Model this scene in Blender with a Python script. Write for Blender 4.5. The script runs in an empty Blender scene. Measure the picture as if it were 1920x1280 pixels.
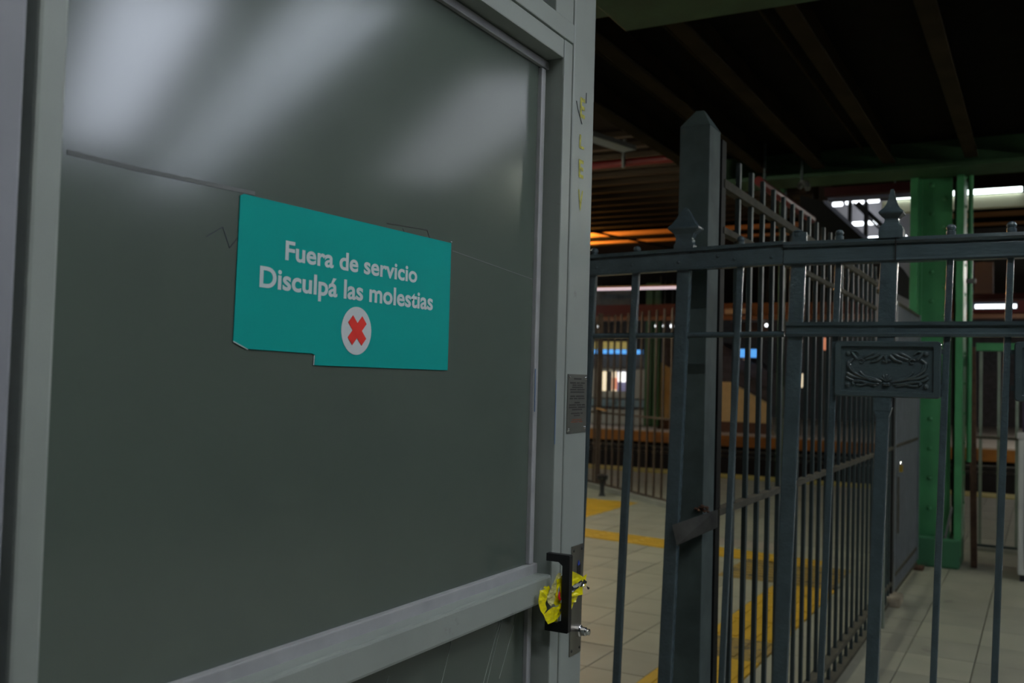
import bpy, bmesh, math, random
from mathutils import Vector, Matrix, noise
rnd = random.Random(7)
S = bpy.context.scene
COL = S.collection
V = Vector
# ------------------------------------------------------------------ camera, world, exposure
YAW, PIT, ROL = (math.radians(a) for a in (28.7835, 2.2149, 1.5479))
FPX, H = 1812.4, 1.5
fw = V((-math.sin(YAW)*math.cos(PIT), math.cos(YAW)*math.cos(PIT), math.sin(PIT)))
r0 = V((math.cos(YAW), math.sin(YAW), 0)); u0 = r0.cross(fw)
rt = r0*math.cos(ROL) + u0*math.sin(ROL); up = -r0*math.sin(ROL) + u0*math.cos(ROL)
cd = bpy.data.cameras.new('camera'); cam = bpy.data.objects.new('camera', cd); COL.objects.link(cam)
cd.sensor_width = 36; cd.lens = FPX/1920*36; cd.clip_start = .02; cd.clip_end = 200
cam.matrix_world = Matrix(((rt.x, up.x, -fw.x, 0), (rt.y, up.y, -fw.y, 0), (rt.z, up.z, -fw.z, H), (0, 0, 0, 1)))
cd.dof.use_dof = True; cd.dof.focus_distance = 1.65; cd.dof.aperture_fstop = 6.5
S.camera = cam
W = bpy.data.worlds.new('world'); S.world = W; W.use_nodes = True
W.node_tree.nodes['Background'].inputs[0].default_value = (.75, .9, 1, 1)
W.node_tree.nodes['Background'].inputs[1].default_value = .012
S.view_settings.view_transform = 'Standard'; S.view_settings.look = 'None'
S.view_settings.exposure = 0; S.view_settings.gamma = 1; S.view_settings.use_curve_mapping = False
try: S.cycles.use_denoising = True
except Exception: pass
E_KEY, E_BAND, E_WIDE, E_DIM, E_WARM, E_HALL, E_RIGHT, E_FAR = 92, 11, 9.5, 1.5, 2600, 115, 34, 240


def at(px, py, Y):                                   # a point of the plane y = Y
    d = fw*FPX + rt*(px-960) - up*(py-640)
    return V((0, 0, H)) + d*(Y/d.y)


# ------------------------------------------------------------------ materials
def mat(name, c, rough=.5, metal=0, var=.0, scale=8, bump=0, bscale=60, spec=.5, emit=0, dirt=None, dscale=3, dth=.6, stretch=None):
    m = bpy.data.materials.new(name); m.use_nodes = True
    nt = m.node_tree; b = nt.nodes['Principled BSDF']
    b.inputs['Base Color'].default_value = (*c, 1); b.inputs['Roughness'].default_value = rough
    b.inputs['Metallic'].default_value = metal; b.inputs['Specular IOR Level'].default_value = spec
    if emit:
        b.inputs['Emission Color'].default_value = (*c, 1); b.inputs['Emission Strength'].default_value = emit
    tc = nt.nodes.new('ShaderNodeTexCoord'); vec = tc.outputs['Object']
    if stretch:
        mp = nt.nodes.new('ShaderNodeMapping'); mp.inputs['Scale'].default_value = stretch
        nt.links.new(vec, mp.inputs[0]); vec = mp.outputs[0]
    col = None
    if var:
        n = nt.nodes.new('ShaderNodeTexNoise'); n.inputs['Scale'].default_value = scale; n.inputs['Detail'].default_value = 6
        nt.links.new(vec, n.inputs['Vector'])
        mr = nt.nodes.new('ShaderNodeMapRange'); mr.inputs[1].default_value = .3; mr.inputs[2].default_value = .7
        mr.inputs[3].default_value = 1-var; mr.inputs[4].default_value = 1+var; nt.links.new(n.outputs[0], mr.inputs[0])
        mx = nt.nodes.new('ShaderNodeMix'); mx.data_type = 'RGBA'; mx.blend_type = 'MULTIPLY'; mx.inputs[0].default_value = 1
        mx.inputs[6].default_value = (*c, 1); nt.links.new(mr.outputs[0], mx.inputs[7]); col = mx.outputs[2]
    if dirt:
        n = nt.nodes.new('ShaderNodeTexNoise'); n.inputs['Scale'].default_value = dscale; n.inputs['Detail'].default_value = 9
        n.inputs['Roughness'].default_value = .65; nt.links.new(vec, n.inputs['Vector'])
        mr = nt.nodes.new('ShaderNodeMapRange'); mr.inputs[1].default_value = dth; mr.inputs[2].default_value = dth+.12
        nt.links.new(n.outputs[0], mr.inputs[0])
        mx = nt.nodes.new('ShaderNodeMix'); mx.data_type = 'RGBA'; mx.inputs[6].default_value = (*c, 1)
        if col: nt.links.new(col, mx.inputs[6])
        mx.inputs[7].default_value = (*dirt, 1); nt.links.new(mr.outputs[0], mx.inputs[0]); col = mx.outputs[2]
    if col: nt.links.new(col, b.inputs['Base Color'])
    if bump:
        n = nt.nodes.new('ShaderNodeTexNoise'); n.inputs['Scale'].default_value = bscale; n.inputs['Detail'].default_value = 3
        nt.links.new(vec, n.inputs['Vector'])
        bp = nt.nodes.new('ShaderNodeBump'); bp.inputs['Strength'].default_value = bump; bp.inputs['Distance'].default_value = .004
        nt.links.new(n.outputs[0], bp.inputs['Height']); nt.links.new(bp.outputs[0], b.inputs['Normal'])
    return m


M = dict(
    door=mat('door_paint', (.29, .325, .30), .42, var=.08, scale=5, bump=.05, bscale=300, dirt=(.16, .16, .14), dscale=9, dth=.66),
    jamb=mat('jamb_paint', (.25, .26, .29), .5, var=.06),
    panel=mat('door_panel', (.088, .112, .094), .145, var=.05, scale=3, spec=.62),
    dark=mat('dark_void', (.008, .008, .008), .9),
    bead=mat('bead_paint', (.36, .37, .38), .45, var=.1, scale=20),
    teal=mat('sticker_teal', (.002, .32, .29), .6, spec=.12),
    white=mat('sticker_white', (.60, .66, .68), .5), red=mat('sticker_red', (.75, .02, .01), .5),
    tape=mat('clear_tape', (.13, .14, .14), .5, spec=.2), pencil=mat('pencil_mark', (.03, .035, .05), .8),
    scratch=mat('scratch', (.35, .40, .36), .6),
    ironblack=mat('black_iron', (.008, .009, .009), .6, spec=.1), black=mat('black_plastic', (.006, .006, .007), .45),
    steel=mat('brushed_steel', (.30, .29, .26), .38, 1, var=.15, scale=30, stretch=(1, 1, .1)),
    chrome=mat('chrome', (.8, .8, .8), .12, 1), plate=mat('engraved_plate', (.11, .115, .10), .35, .3, var=.1, scale=14),
    ink=mat('dark_lettering', (.025, .025, .022), .6), rusty_ink=mat('rust_lettering', (.16, .06, .03), .7),
    ypaint=mat('faded_yellow_paint', (.42, .40, .05), .6, var=.5, scale=90), bpaint=mat('blue_marker', (.12, .20, .36), .6),
    wrap=mat('yellow_foil', (.88, .78, .0), .28, 0, spec=.7, var=.15, scale=60), cream=mat('pale_lining', (.62, .58, .22), .45),
    silver=mat('silver_foil', (.85, .87, .9), .15, 1), wred=mat('red_print', (.7, .02, .02), .35), wblue=mat('blue_scrap', (.03, .08, .5), .4),
    relief=mat('relief_paint', (.062, .088, .096), .16, spec=.9, bump=.25, bscale=120), iron=mat('gate_paint', (.064, .094, .107), .24, var=.12, scale=25, bump=.5, bscale=90, spec=.5),
    iron2=mat('rail_paint', (.060, .087, .099), .20, var=.15, scale=30, bump=.95, bscale=38, spec=.6, stretch=(.25, 1, 1)),
    bar=mat('bar_paint', (.040, .058, .060), .45, spec=.25, var=.1, scale=25, bump=.2),
    post=mat('post_paint', (.066, .088, .086), .6, spec=.12, var=.2, scale=12, dirt=(.10, .09, .06), dscale=7, dth=.64),
    dusty=mat('dusty_rail', (.085, .08, .062), .9, spec=.1, var=.2, scale=15), strap=mat('grimy_strap', (.034, .034, .028), .7, var=.3, scale=30),
    grey=mat('grey_gate', (.13, .145, .165), .5, var=.12, scale=9), palepost=mat('pale_post', (.2, .24, .2), .5, var=.2, scale=6),
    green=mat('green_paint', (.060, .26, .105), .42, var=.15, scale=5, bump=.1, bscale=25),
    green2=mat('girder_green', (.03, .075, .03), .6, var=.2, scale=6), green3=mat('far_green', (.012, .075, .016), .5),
    shadegreen=mat('shaded_green', (.012, .07, .03), .5), plinth=mat('plinth_green', (.035, .15, .07), .6, dirt=(.05, .06, .05), dscale=5, dth=.58),
    rust=mat('rust', (.09, .045, .025), .8, var=.3, scale=20), concrete=mat('stained_concrete', (.32, .27, .2), .9, var=.35, scale=14),
    tile=mat('floor_tile', (.375, .365, .28), .45, var=.10, scale=2.2, bump=.02, dirt=(.16, .15, .125), dscale=5, dth=.66),
    tileb=mat('floor_tile_worn', (.33, .32, .25), .5, var=.12, scale=3, dirt=(.13, .12, .10), dscale=4, dth=.62),
    tilec=mat('floor_tile_pink', (.38, .325, .27), .45, var=.1, scale=2, dirt=(.16, .13, .11), dscale=5, dth=.64),
    grout=mat('grout', (.09, .085, .07), .9), yellow=mat('tactile_yellow', (.62, .37, .025), .5, var=.14, scale=4, dirt=(.26, .19, .06), dscale=5, dth=.60),
    dirty=mat('tactile_worn', (.36, .24, .06), .6, var=.3, scale=5, dirt=(.10, .085, .06), dscale=6, dth=.50), curb=mat('curb', (.27, .27, .24), .7, var=.1),
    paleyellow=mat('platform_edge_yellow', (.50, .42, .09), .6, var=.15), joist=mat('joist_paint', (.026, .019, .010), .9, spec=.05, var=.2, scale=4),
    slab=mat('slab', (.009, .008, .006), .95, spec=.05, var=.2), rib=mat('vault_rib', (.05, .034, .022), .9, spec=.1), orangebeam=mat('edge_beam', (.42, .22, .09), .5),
    redpipe=mat('red_pipe', (.16, .008, .006), .45), maroon=mat('maroon_beam', (.06, .005, .006), .5), conduit=mat('conduit', (.13, .135, .13), .5),
    lamp=mat('lamp_tube', (.92, .96, 1), emit=E_KEY), band=mat('added_band_tube', (.78, .85, 1), emit=E_BAND), hall=mat('hall_tube', (.97, 1, .84), emit=E_HALL),
    wide=mat('added_wide_panel', (.78, .84, 1), emit=E_WIDE), dim=mat('added_dim_panel', (.85, .9, 1), emit=E_DIM), farfill=mat('added_far_tube', (1, .97, .9), emit=E_FAR), right=mat('added_right_tube', (.95, 1, .88), emit=E_RIGHT), warm=mat('sodium_lamp', (1, .42, .08), emit=E_WARM), fartube=mat('far_tube', (.9, .95, 1), emit=3.2), pinktube=mat('pink_tube', (1, .86, 1), emit=.62),
    seen=mat('seen_tube', (.85, 1, .97), emit=4), housing=mat('lamp_housing', (.55, .55, .5), .5), reflector=mat('cream_reflector', (.75, .72, .55), .5),
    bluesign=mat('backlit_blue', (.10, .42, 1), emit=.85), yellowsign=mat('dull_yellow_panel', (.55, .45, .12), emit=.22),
    poster=mat('backlit_poster', (1, .86, .6), emit=.75), hot=mat('backlit_white', (1, 1, .95), emit=1.6), skin=mat('poster_orange', (.9, .35, .2), emit=.5), purpleink=mat('poster_purple', (.2, .2, .35), emit=.4),
    kiosk=mat('kiosk_grey', (.25, .27, .25), .6), kioskdark=mat('kiosk_dark', (.02, .03, .04), .5), tealstrip=mat('counter_blue', (.12, .2, .24), .5),
    beige=mat('beige_wall', (.62, .50, .24), .8, var=.06), stair=mat('stair_dark', (.055, .055, .062), .8, var=.3, scale=6), mural=mat('mural', (.06, .08, .09), .7, var=.7, scale=2.5),
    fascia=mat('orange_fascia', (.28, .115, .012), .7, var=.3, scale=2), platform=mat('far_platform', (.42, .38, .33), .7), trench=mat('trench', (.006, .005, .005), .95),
    pipe=mat('guard_pipe', (.14, .14, .12), .6), olive=mat('olive_pole', (.13, .11, .02), .5), brown=mat('brown_bar', (.075, .05, .036), .6, var=.2),
    soffit=mat('soffit', (.42, .41, .45), .8, var=.1, scale=2), stucco=mat('lavender_beam', (.19, .20, .30), .7), board=mat('pale_board', (.5, .48, .47), .7), boardb=mat('brown_board', (.2, .115, .075), .7),
    machine=mat('machine_white', (.55, .56, .53), .45), machined=mat('machine_dark', (.05, .035, .07), .4), brass=mat('brass', (.55, .36, .05), .35, .7), dkblue=mat('door_stop', (.02, .022, .025), .5))


# ------------------------------------------------------------------ mesh builder
class MB:
    def __init__(s): s.bm = bmesh.new()

    def box(s, a, b, bev=0):
        a, b = V(a), V(b)
        mtx = Matrix.Translation((a+b)/2) @ Matrix.Diagonal((*[abs(q) for q in (b-a)], 1))
        r = bmesh.ops.create_cube(s.bm, size=1, matrix=mtx)
        if bev:
            es = list({e for v in r['verts'] for e in v.link_edges})
            bmesh.ops.bevel(s.bm, geom=es, offset=bev, segments=2, affect='EDGES', profile=.6)
        return s

    def beam(s, p, q, w, d, side=(1, 0, 0), bev=0):   # bar p->q, w across 'side', d across the third axis
        p, q = V(p), V(q); z = (q-p); L = z.length; z.normalize()
        x = V(side); x = (x-z*x.dot(z)).normalized(); y = z.cross(x)
        m = Matrix(((x.x, y.x, z.x, 0), (x.y, y.y, z.y, 0), (x.z, y.z, z.z, 0), (0, 0, 0, 1)))
        mtx = Matrix.Translation((p+q)/2) @ m @ Matrix.Diagonal((w, d, L, 1))
        r = bmesh.ops.create_cube(s.bm, size=1, matrix=mtx)
        if bev:
            es = list({e for v in r['verts'] for e in v.link_edges})
            bmesh.ops.bevel(s.bm, geom=es, offset=bev, segments=2, affect='EDGES', profile=.6)
        return s

    def tube(s, pts, r, n=8, rs=None):
        pts = [V(p) for p in pts]; rings = []
        for i, p in enumerate(pts):
            t = (pts[min(i+1, len(pts)-1)]-pts[max(i-1, 0)]).normalized()
            x = t.orthogonal() if i == 0 else (px-t*px.dot(t))
            x.normalize(); px = x; y = t.cross(x); rr = rs[i] if rs else r
            rings.append([s.bm.verts.new(p+(x*math.cos(2*math.pi*k/n)+y*math.sin(2*math.pi*k/n))*rr) for k in range(n)])
        for a, b in zip(rings, rings[1:]):
            for k in range(n): s.bm.faces.new((a[k], a[(k+1) % n], b[(k+1) % n], b[k]))
        s.bm.faces.new(rings[0][::-1]); s.bm.faces.new(rings[-1])
        return s

    def lathe(s, c, prof, n=16, axis='Z', rot=0, sy=1):   # prof = (radius, height)
        c = V(c); rings = []
        for r, h in prof:
            ring = []
            for k in range(n):
                a = 2*math.pi*k/n+rot; p = V((r*math.cos(a), r*math.sin(a)*sy, h))
                if axis == 'Y': p = V((p.x, -p.z, p.y))
                if axis == 'X': p = V((p.z, p.x, p.y))
                ring.append(s.bm.verts.new(c+p))
            rings.append(ring)
        for a, b in zip(rings, rings[1:]):
            for k in range(n): s.bm.faces.new((a[k], a[(k+1) % n], b[(k+1) % n], b[k]))
        s.bm.faces.new(rings[0][::-1]); s.bm.faces.new(rings[-1])
        return s

    def prism(s, pts, off):
        off = V(off); a = [s.bm.verts.new(V(p)) for p in pts]; b = [s.bm.verts.new(V(p)+off) for p in pts]
        s.bm.faces.new(a[::-1]); s.bm.faces.new(b); n = len(a)
        for k in range(n): s.bm.faces.new((a[k], a[(k+1) % n], b[(k+1) % n], b[k]))
        return s

    def dome(s, c, r, axis='Y', h=.7, n=10):
        return s.lathe(c, [(r, 0), (r*.92, r*h*.4), (r*.7, r*h*.75), (r*.35, r*h*.95), (r*.05, r*h)], n, axis)

    def build(s, name, m, parent=None, smooth=None, **kw):
        bmesh.ops.recalc_face_normals(s.bm, faces=s.bm.faces)
        me = bpy.data.meshes.new(name); s.bm.to_mesh(me); s.bm.free()
        ms = m if isinstance(m, (list, tuple)) else [m]
        for q in ms: me.materials.append(M[q])
        if smooth:
            for p in me.polygons: p.use_smooth = True
            try: me.set_sharp_from_angle(angle=math.radians(smooth))
            except Exception: pass
        o = bpy.data.objects.new(name, me); COL.objects.link(o)
        if parent: setpar(o, parent)
        for k, v in kw.items(): o[k] = v
        return o


def setpar(o, p):
    o.parent = p
    o.matrix_parent_inverse = WM[p.name].inverted() if p.name in WM else Matrix()


WM = {}


def empty(name, loc, label, cat, group=None):
    o = bpy.data.objects.new(name, None); COL.objects.link(o); o.location = loc; o.empty_display_size = .1
    WM[o.name] = Matrix.Translation(V(loc)); o['label'] = label; o['category'] = cat
    if group: o['group'] = group
    return o


def tag(o, label, cat, group=None, kind=None):
    o['label'] = label; o['category'] = cat
    if group: o['group'] = group
    if kind: o['kind'] = kind
    return o


def struct(o, label=None):
    o['kind'] = 'structure'
    if label: o['label'] = label; o['category'] = label.split()[-1] if False else 'setting'
    return o


def shared(o, name, parent, loc=(0, 0, 0)):            # a copy that shares mesh data
    c = o.copy(); c.name = name; COL.objects.link(c); c.location = o.location + V(loc)
    return c


def text_mesh(txt, m, name, parent, frame, box, bold=.018, depth=0):
    """text fitted to box (u0,u1,v0,v1) of a frame (origin, udir, vdir, ndir)"""
    cu = bpy.data.curves.new('t', 'FONT'); cu.body = txt; cu.size = 1; cu.offset = bold; cu.resolution_u = 6; cu.extrude = 0
    t = bpy.data.objects.new('t', cu); COL.objects.link(t)
    dg = bpy.context.evaluated_depsgraph_get(); me = bpy.data.meshes.new_from_object(t.evaluated_get(dg))
    bpy.data.objects.remove(t)
    xs = [v.co.x for v in me.vertices]; ys = [v.co.y for v in me.vertices]
    sx = (box[1]-box[0])/(max(xs)-min(xs)); sy = (box[3]-box[2])/(max(ys)-min(ys)); o0, uu, vv, nn = (V(q) for q in frame)
    for v in me.vertices: v.co = o0+uu*(box[0]+(v.co.x-min(xs))*sx)+vv*(box[2]+(v.co.y-min(ys))*sy)+nn*depth
    me.materials.clear(); me.materials.append(M[m])
    o = bpy.data.objects.new(name, me); COL.objects.link(o); setpar(o, parent)
    return o


# ================================================================== THE SETTING
f = struct(MB().box((-9, -2.5, -.3), (6, 16.1, -.012)).build('floor', 'grout'))
WM[f.name] = Matrix()
TX, TY = .355, .425


def tactile(x0, y0): return (x0 > -1.76 and x0 < -1.34)


def in_yellow(cx, cy):
    if -1.77-.1 < cx < -1.33+.1 and cy < 7.55: return True
    if -2.26-.1 < cx < -1.33+.1 and 7.4 < cy < 8.5: return True
    if -4.4 < cx < -1.3 and abs(cy-(8.76-.15*(cx+3.4))) < .30: return True
    return False


protos = {}
far_t = MB(); n_ind = 0
gx0, gy0 = -.675, 4.73
for i in range(-24, 19):
    for j in range(-17, 26):
        x, y = gx0+i*TX, gy0+j*TY
        if y+TY > 15.45 or x < -8.9 or x+TX > 6: continue
        a, b, c, d = x+.003, x+TX-.003, y+.003, y+TY-.003
        near = -3.5 < x < .5 and 4.0 < y < 9.0
        # cut against the yellow walking strip that runs along y
        pieces = [(a, b)]
        if y < 7.5:
            pieces = []
            if a < -1.776: pieces.append((a, min(b, -1.776)))
            if b > -1.324: pieces.append((max(a, -1.324), b))
        for a1, b1 in pieces:
            if b1-a1 < .01: continue
            dz = rnd.uniform(-.0012, .0008)
            if near and n_ind < 190:
                m = rnd.choice(['tile', 'tile', 'tileb'] if x < -.9 else ['tile', 'tileb', 'tileb'])
                if x < -2.2 and y > 8.9: m = 'tilec'
                MB().box((a1, c, -.012), (b1, d, dz), .0016).build('tile', m, f); n_ind += 1
            else: far_t.box((a1, c, -.012), (b1, d, dz))
o = far_t.build('distant_tiles', 'tileb', f); o['kind'] = 'stuff'


def yellow_tile(cx, cy, ang, m, w=.436, h=.011):
    b = MB().box((-w/2, -w/2, -.012), (w/2, w/2, .003), .002)
    for k in range(4): b.box((-w/2+.03, -.165+k*.11-.016, .003), (w/2-.03, -.165+k*.11+.016, h-.003))
    o = b.build('tactile_tile', m, f); o.location = (cx, cy, .0012); o.rotation_euler.z = ang


for k in range(0, 14): yellow_tile(-1.55, 7.28-.44*k, math.pi/2, 'yellow' if rnd.random() < .8 else 'dirty')
for i in range(2):
    for j in range(2): yellow_tile(-2.02+.44*i, 7.74+.44*j, 0, 'dirty')
for k in range(6): yellow_tile(-4.0+.435*k*.99, 8.82-.065*k, -.15, 'yellow')
for i in range(2):
    for k in range(5): yellow_tile(-4.62-.44*i, 9.4+.44*k, 0, 'yellow')
o = struct(MB().box((-9, 15.45, -.012), (6, 16.1, .004)).build('trim_1', 'paleyellow'))
# track trench and the platform across
struct(MB().box((-40, 16.1, -1.6), (20, 29, -1.4)).build('floor_tracks', 'trench'))
struct(MB().box((-40, 15.9, -1.4), (20, 16.1, -.012)).build('wall_trench_near', 'trench'))
struct(MB().box((-40, 29, -1.4), (20, 29.2, -.3)).build('wall_trench_far', 'trench'))
far = struct(MB().box((-40, 29.0, -.3), (20, 46, 0)).build('floor_far_platform', 'platform'))
WM[far.name] = Matrix()
MB().box((-40, 28.9, -.36), (20, 29.0, -.04)).build('edge_fascia', 'fascia', far)
struct(MB().box((-40, 46, -1), (20, 46.3, 6)).build('wall_far', 'stair'))
# near ceiling: slab on steel joists between two green girders
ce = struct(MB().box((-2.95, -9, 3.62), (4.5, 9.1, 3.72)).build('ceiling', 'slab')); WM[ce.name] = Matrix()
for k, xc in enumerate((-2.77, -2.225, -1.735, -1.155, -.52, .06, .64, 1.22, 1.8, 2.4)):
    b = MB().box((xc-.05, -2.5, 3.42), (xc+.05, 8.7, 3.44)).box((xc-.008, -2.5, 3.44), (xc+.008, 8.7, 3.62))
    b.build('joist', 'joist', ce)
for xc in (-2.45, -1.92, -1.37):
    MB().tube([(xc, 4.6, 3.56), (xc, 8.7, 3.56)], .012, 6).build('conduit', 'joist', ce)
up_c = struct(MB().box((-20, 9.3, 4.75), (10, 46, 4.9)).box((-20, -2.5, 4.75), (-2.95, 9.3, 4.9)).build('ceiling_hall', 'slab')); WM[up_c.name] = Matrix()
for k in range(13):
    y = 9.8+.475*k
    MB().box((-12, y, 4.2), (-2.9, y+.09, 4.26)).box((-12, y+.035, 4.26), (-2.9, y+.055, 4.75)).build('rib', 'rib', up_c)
o = MB().box((-14, 17.5, 4.365), (4, 17.57, 4.44)).build('edge_beam', 'orangebeam', up_c); MB().box((-14, 17.6, 4.2), (4, 17.66, 4.75)).build('edge_web', 'slab', up_c)
o = MB().box((-14, 17.53, 4.225), (4, 17.6, 4.27)).build('edge_beam', 'orangebeam', up_c)
struct(MB().box((-9, -9.4, -.3), (6, -9, 4.9)).build('wall_back', 'stair'))
struct(MB().box((-9, -9, -.3), (6, -2.5, -.002)).build('floor_back', 'tileb'))

# girders (far one carried by the riveted column, near one with a cover plate)
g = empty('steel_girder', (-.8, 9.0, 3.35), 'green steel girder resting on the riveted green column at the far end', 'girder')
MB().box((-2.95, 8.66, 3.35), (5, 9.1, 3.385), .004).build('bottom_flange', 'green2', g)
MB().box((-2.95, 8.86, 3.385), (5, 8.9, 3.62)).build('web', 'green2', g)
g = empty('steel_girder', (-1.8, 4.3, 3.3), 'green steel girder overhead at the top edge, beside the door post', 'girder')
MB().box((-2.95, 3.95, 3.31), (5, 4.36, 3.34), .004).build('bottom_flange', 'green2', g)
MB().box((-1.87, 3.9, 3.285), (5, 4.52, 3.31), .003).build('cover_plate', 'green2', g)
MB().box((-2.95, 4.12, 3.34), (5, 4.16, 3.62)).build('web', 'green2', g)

# ================================================================== ELEVATOR FRAME AND DOOR (plane x = -0.8)
fr = empty('elevator_frame', (-.8, 1.73, 0), 'pale grey steel elevator surround around the door, with narrow right post', 'door frame')
MB().box((-.92, 1.6755, 0), (-.80, 1.776, 3.3), .005).build('post', 'door', fr)
MB().box((-.93, .20, 0), (-.80, .5375, 3.3), .004).build('jamb', 'jamb', fr)
MB().box((-.90, .5375, 2.152), (-.80, 1.6755, 2.19), .003).build('header', 'door', fr)
MB().box((-.90, 1.60, 2.19), (-.803, 1.6755, 3.2), .003).build('transom_stile', 'door', fr)
MB().box((-.90, .5375, 3.1), (-.803, 1.6, 3.2), .003).build('transom_rail', 'door', fr)
MB().box((-.85, .5375, 2.19), (-.84, 1.6, 3.1)).build('transom_pane', 'panel', fr)
MB().box((-.845, 1.583, 2.19), (-.832, 1.60, 3.1)).build('transom_bead', 'bead', fr)
MB().box((-2.6, .537, 0), (-.93, .60, 3.3)).box((-2.6, 1.70, 0), (-.92, 1.76, 3.3)).box((-.93, .56, 0), (-.905, .60, 2.15)).box((-2.6, .20, 3.3), (-.80, 1.776, 3.4)).build('shaft_wall', 'jamb', fr)
MB().box((-1.02, .56, 0), (-.98, 1.70, 2.2)).build('shaft_door', 'dark', fr)
pl = MB().box((-.80, 1.7175, .966), (-.7975, 1.768, 1.178), .0006).build('lock_plate', 'steel', fr, label='brushed steel lock plate'); WM[pl.name] = Matrix()
for y, z in ((1.7245, 1.169), (1.761, 1.169), (1.7245, .976), (1.761, .976)):
    MB().dome((-.7975, y, z), .0032, 'X', .5, 8).build('screw', 'ink', pl)
MB().lathe((-.7975, 1.752, 1.010), [(.012, 0), (.0115, .006), (.009, .008)], 18, 'X').build('cylinder_ring', 'chrome', pl, 40)
MB().lathe((-.79, 1.752, 1.010), [(.0085, 0), (.0085, .010), (.006, .011), (.0065, .017), (.003, .018)], 16, 'X').build('lock_cylinder', 'chrome', pl, 40)
MB().box((-.7974, 1.742, 1.118), (-.7965, 1.756, 1.140)).build('keyhole_slot', 'black', pl)
MB().prism([(-.797, 1.742, 1.138), (-.797, 1.752, 1.139), (-.797, 1.747, 1.148)], (.001, 0, 0)).build('blue_scrap', 'wblue', pl)
# stencilled letters down the post
FRM = ((-.7992, 0, 0), (0, 1, 0), (0, 0, 1), (1, 0, 0))
for t, z0, z1 in (('E', 2.018, 2.058), ('L', 1.957, 1.984), ('E', 1.899, 1.935), ('V', 1.834, 1.875)):
    o = text_mesh(t, 'ypaint', 'stencil_letter', fr, FRM, (1.708, 1.730, z0, z1), .028)
for p, q in (((1.7355, 2.073), (1.735, 2.052)), ((1.690, 2.045), (1.697, 2.032)), ((1.697, 2.032), (1.718, 2.006))):
    MB().beam((-.7993, *p), (-.7993, *q), .0015, .0008, (0, 1, 0)).build('scuff', 'pencil', fr)

door = empty('elevator_door', (-.82, 1.1, 0), 'pale grey framed elevator door with large dark glossy panel bearing the green notice', 'door')
Z0, Z1, Y0, Y1 = .02, 2.149, .549, 1.6695
MB().box((-.865, Y0, Z0), (-.80, .579, Z1), .004).build('stile', 'door', door)
MB().box((-.865, 1.6335, Z0), (-.80, Y1, Z1), .003).build('stile', 'door', door)
MB().box((-.865, .579, 2.112), (-.801, 1.6335, Z1), .003).build('top_rail', 'door', door)
MB().box((-.865, .579, 1.091), (-.800, 1.6335, 1.1385), .005).build('middle_rail', 'door', door)
MB().box((-.865, .579, Z0), (-.801, 1.6335, .16), .004).build('bottom_rail', 'door', door)
pan = MB().box((-.85, .579, 1.13), (-.84, 1.634, 2.115)).build('panel', 'panel', door); WM[pan.name] = Matrix()
MB().box((-.85, .579, .15), (-.84, 1.634, 1.10)).build('panel', 'panel', door)
for a, b in (((-.842, 1.6045, 1.157), (-.832, 1.621, 2.09)), ((-.842, .585, 1.1365), (-.829, 1.632, 1.1565)), ((-.842, .585, 2.093), (-.832, 1.634, 2.108)), ((-.842, .58, 1.157), (-.832, .592, 2.093))):
    MB().box(a, b, .002).build('bead', 'bead', door)
MB().box((-.842, 1.6045, .2), (-.832, 1.621, 1.0905), .002).build('bead', 'bead', door)
MB().box((-.85, 1.6695, .3), (-.82, 1.6755, 2.15)).build('gap_shade', 'dark', door)  # near-black strips, here and below, put the shade of the door gaps into colour
MB().box((-.90, .5375, 0), (-.87, .549, 2.15)).build('gap_shade', 'dark', door)
# film edge, tape residue, pencil scribble and scratches on the panel
b = MB(); pts = [(.612, 1.7105), (.70, 1.711), (.80, 1.714), (.87, 1.7165)]
for (y0, z0), (y1, z1) in zip(pts, pts[1:]): b.beam((-.8398, y0, z0), (-.8398, y1, z1), .0009, .0045, (1, 0, 0))
b.build('film_edge', 'tape', pan)
MB().beam((-.8399, 1.32, 1.705), (-.8399, 1.6, 1.688), .0003, .0012, (1, 0, 0)).build('film_edge', 'tape', pan)
b = MB()
for p, q in (((1.14, 1.722), (1.245, 1.7275)), ((1.245, 1.7275), (1.255, 1.712)), ((1.18, 1.720), (1.184, 1.7165))): b.beam((-.8398, *p), (-.8398, *q), .0006, .0012, (1, 0, 0))
b.build('tape_residue', 'ink', pan)
b = MB()
for p, q in (((.795, 1.653), (.820, 1.668)), ((.820, 1.668), (.832, 1.645)), ((.832, 1.645), (.846, 1.660))): b.beam((-.8398, *p), (-.8398, *q), .0005, .0009, (1, 0, 0))
b.build('scribble', 'pencil', pan)
b = MB()
for p, q in (((1.585, 1.088), (1.515, .97)), ((1.52, 1.088), (1.45, .96)), ((1.528, 1.088), (1.46, .95)), ((1.36, 1.09), (1.32, 1.0)), ((1.18, 1.06), (1.16, 1.02))): b.beam((-.8397, *p), (-.8397, *q), .0005, .0008, (1, 0, 0))
b.build('scratches', 'scratch', door)
b = MB()
for p, q in (((1.606, 1.52), (1.607, 1.44)), ((1.632, 1.50), (1.6325, 1.38))): b.beam((-.8305 if p[0] < 1.62 else -.7998, *p), (-.8305 if p[0] < 1.62 else -.7998, *q), .001, .002, (1, 0, 0))
b.build('blue_smear', 'bpaint', door)
# handle: square black D handle
hd = MB()
prof = [(-.801, 1.181), (-.801, 1.167), (-.776, 1.167), (-.768, 1.161), (-.768, 1.062), (-.776, 1.057), (-.801, 1.057), (-.801, 1.040), (-.7555, 1.040), (-.7535, 1.042), (-.7535, 1.179), (-.7555, 1.181)]
hd.prism([(x, 1.612, z) for x, z in prof], (0, .013, 0))
hd.build('handle', 'black', door, label='square black pull handle')

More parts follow.
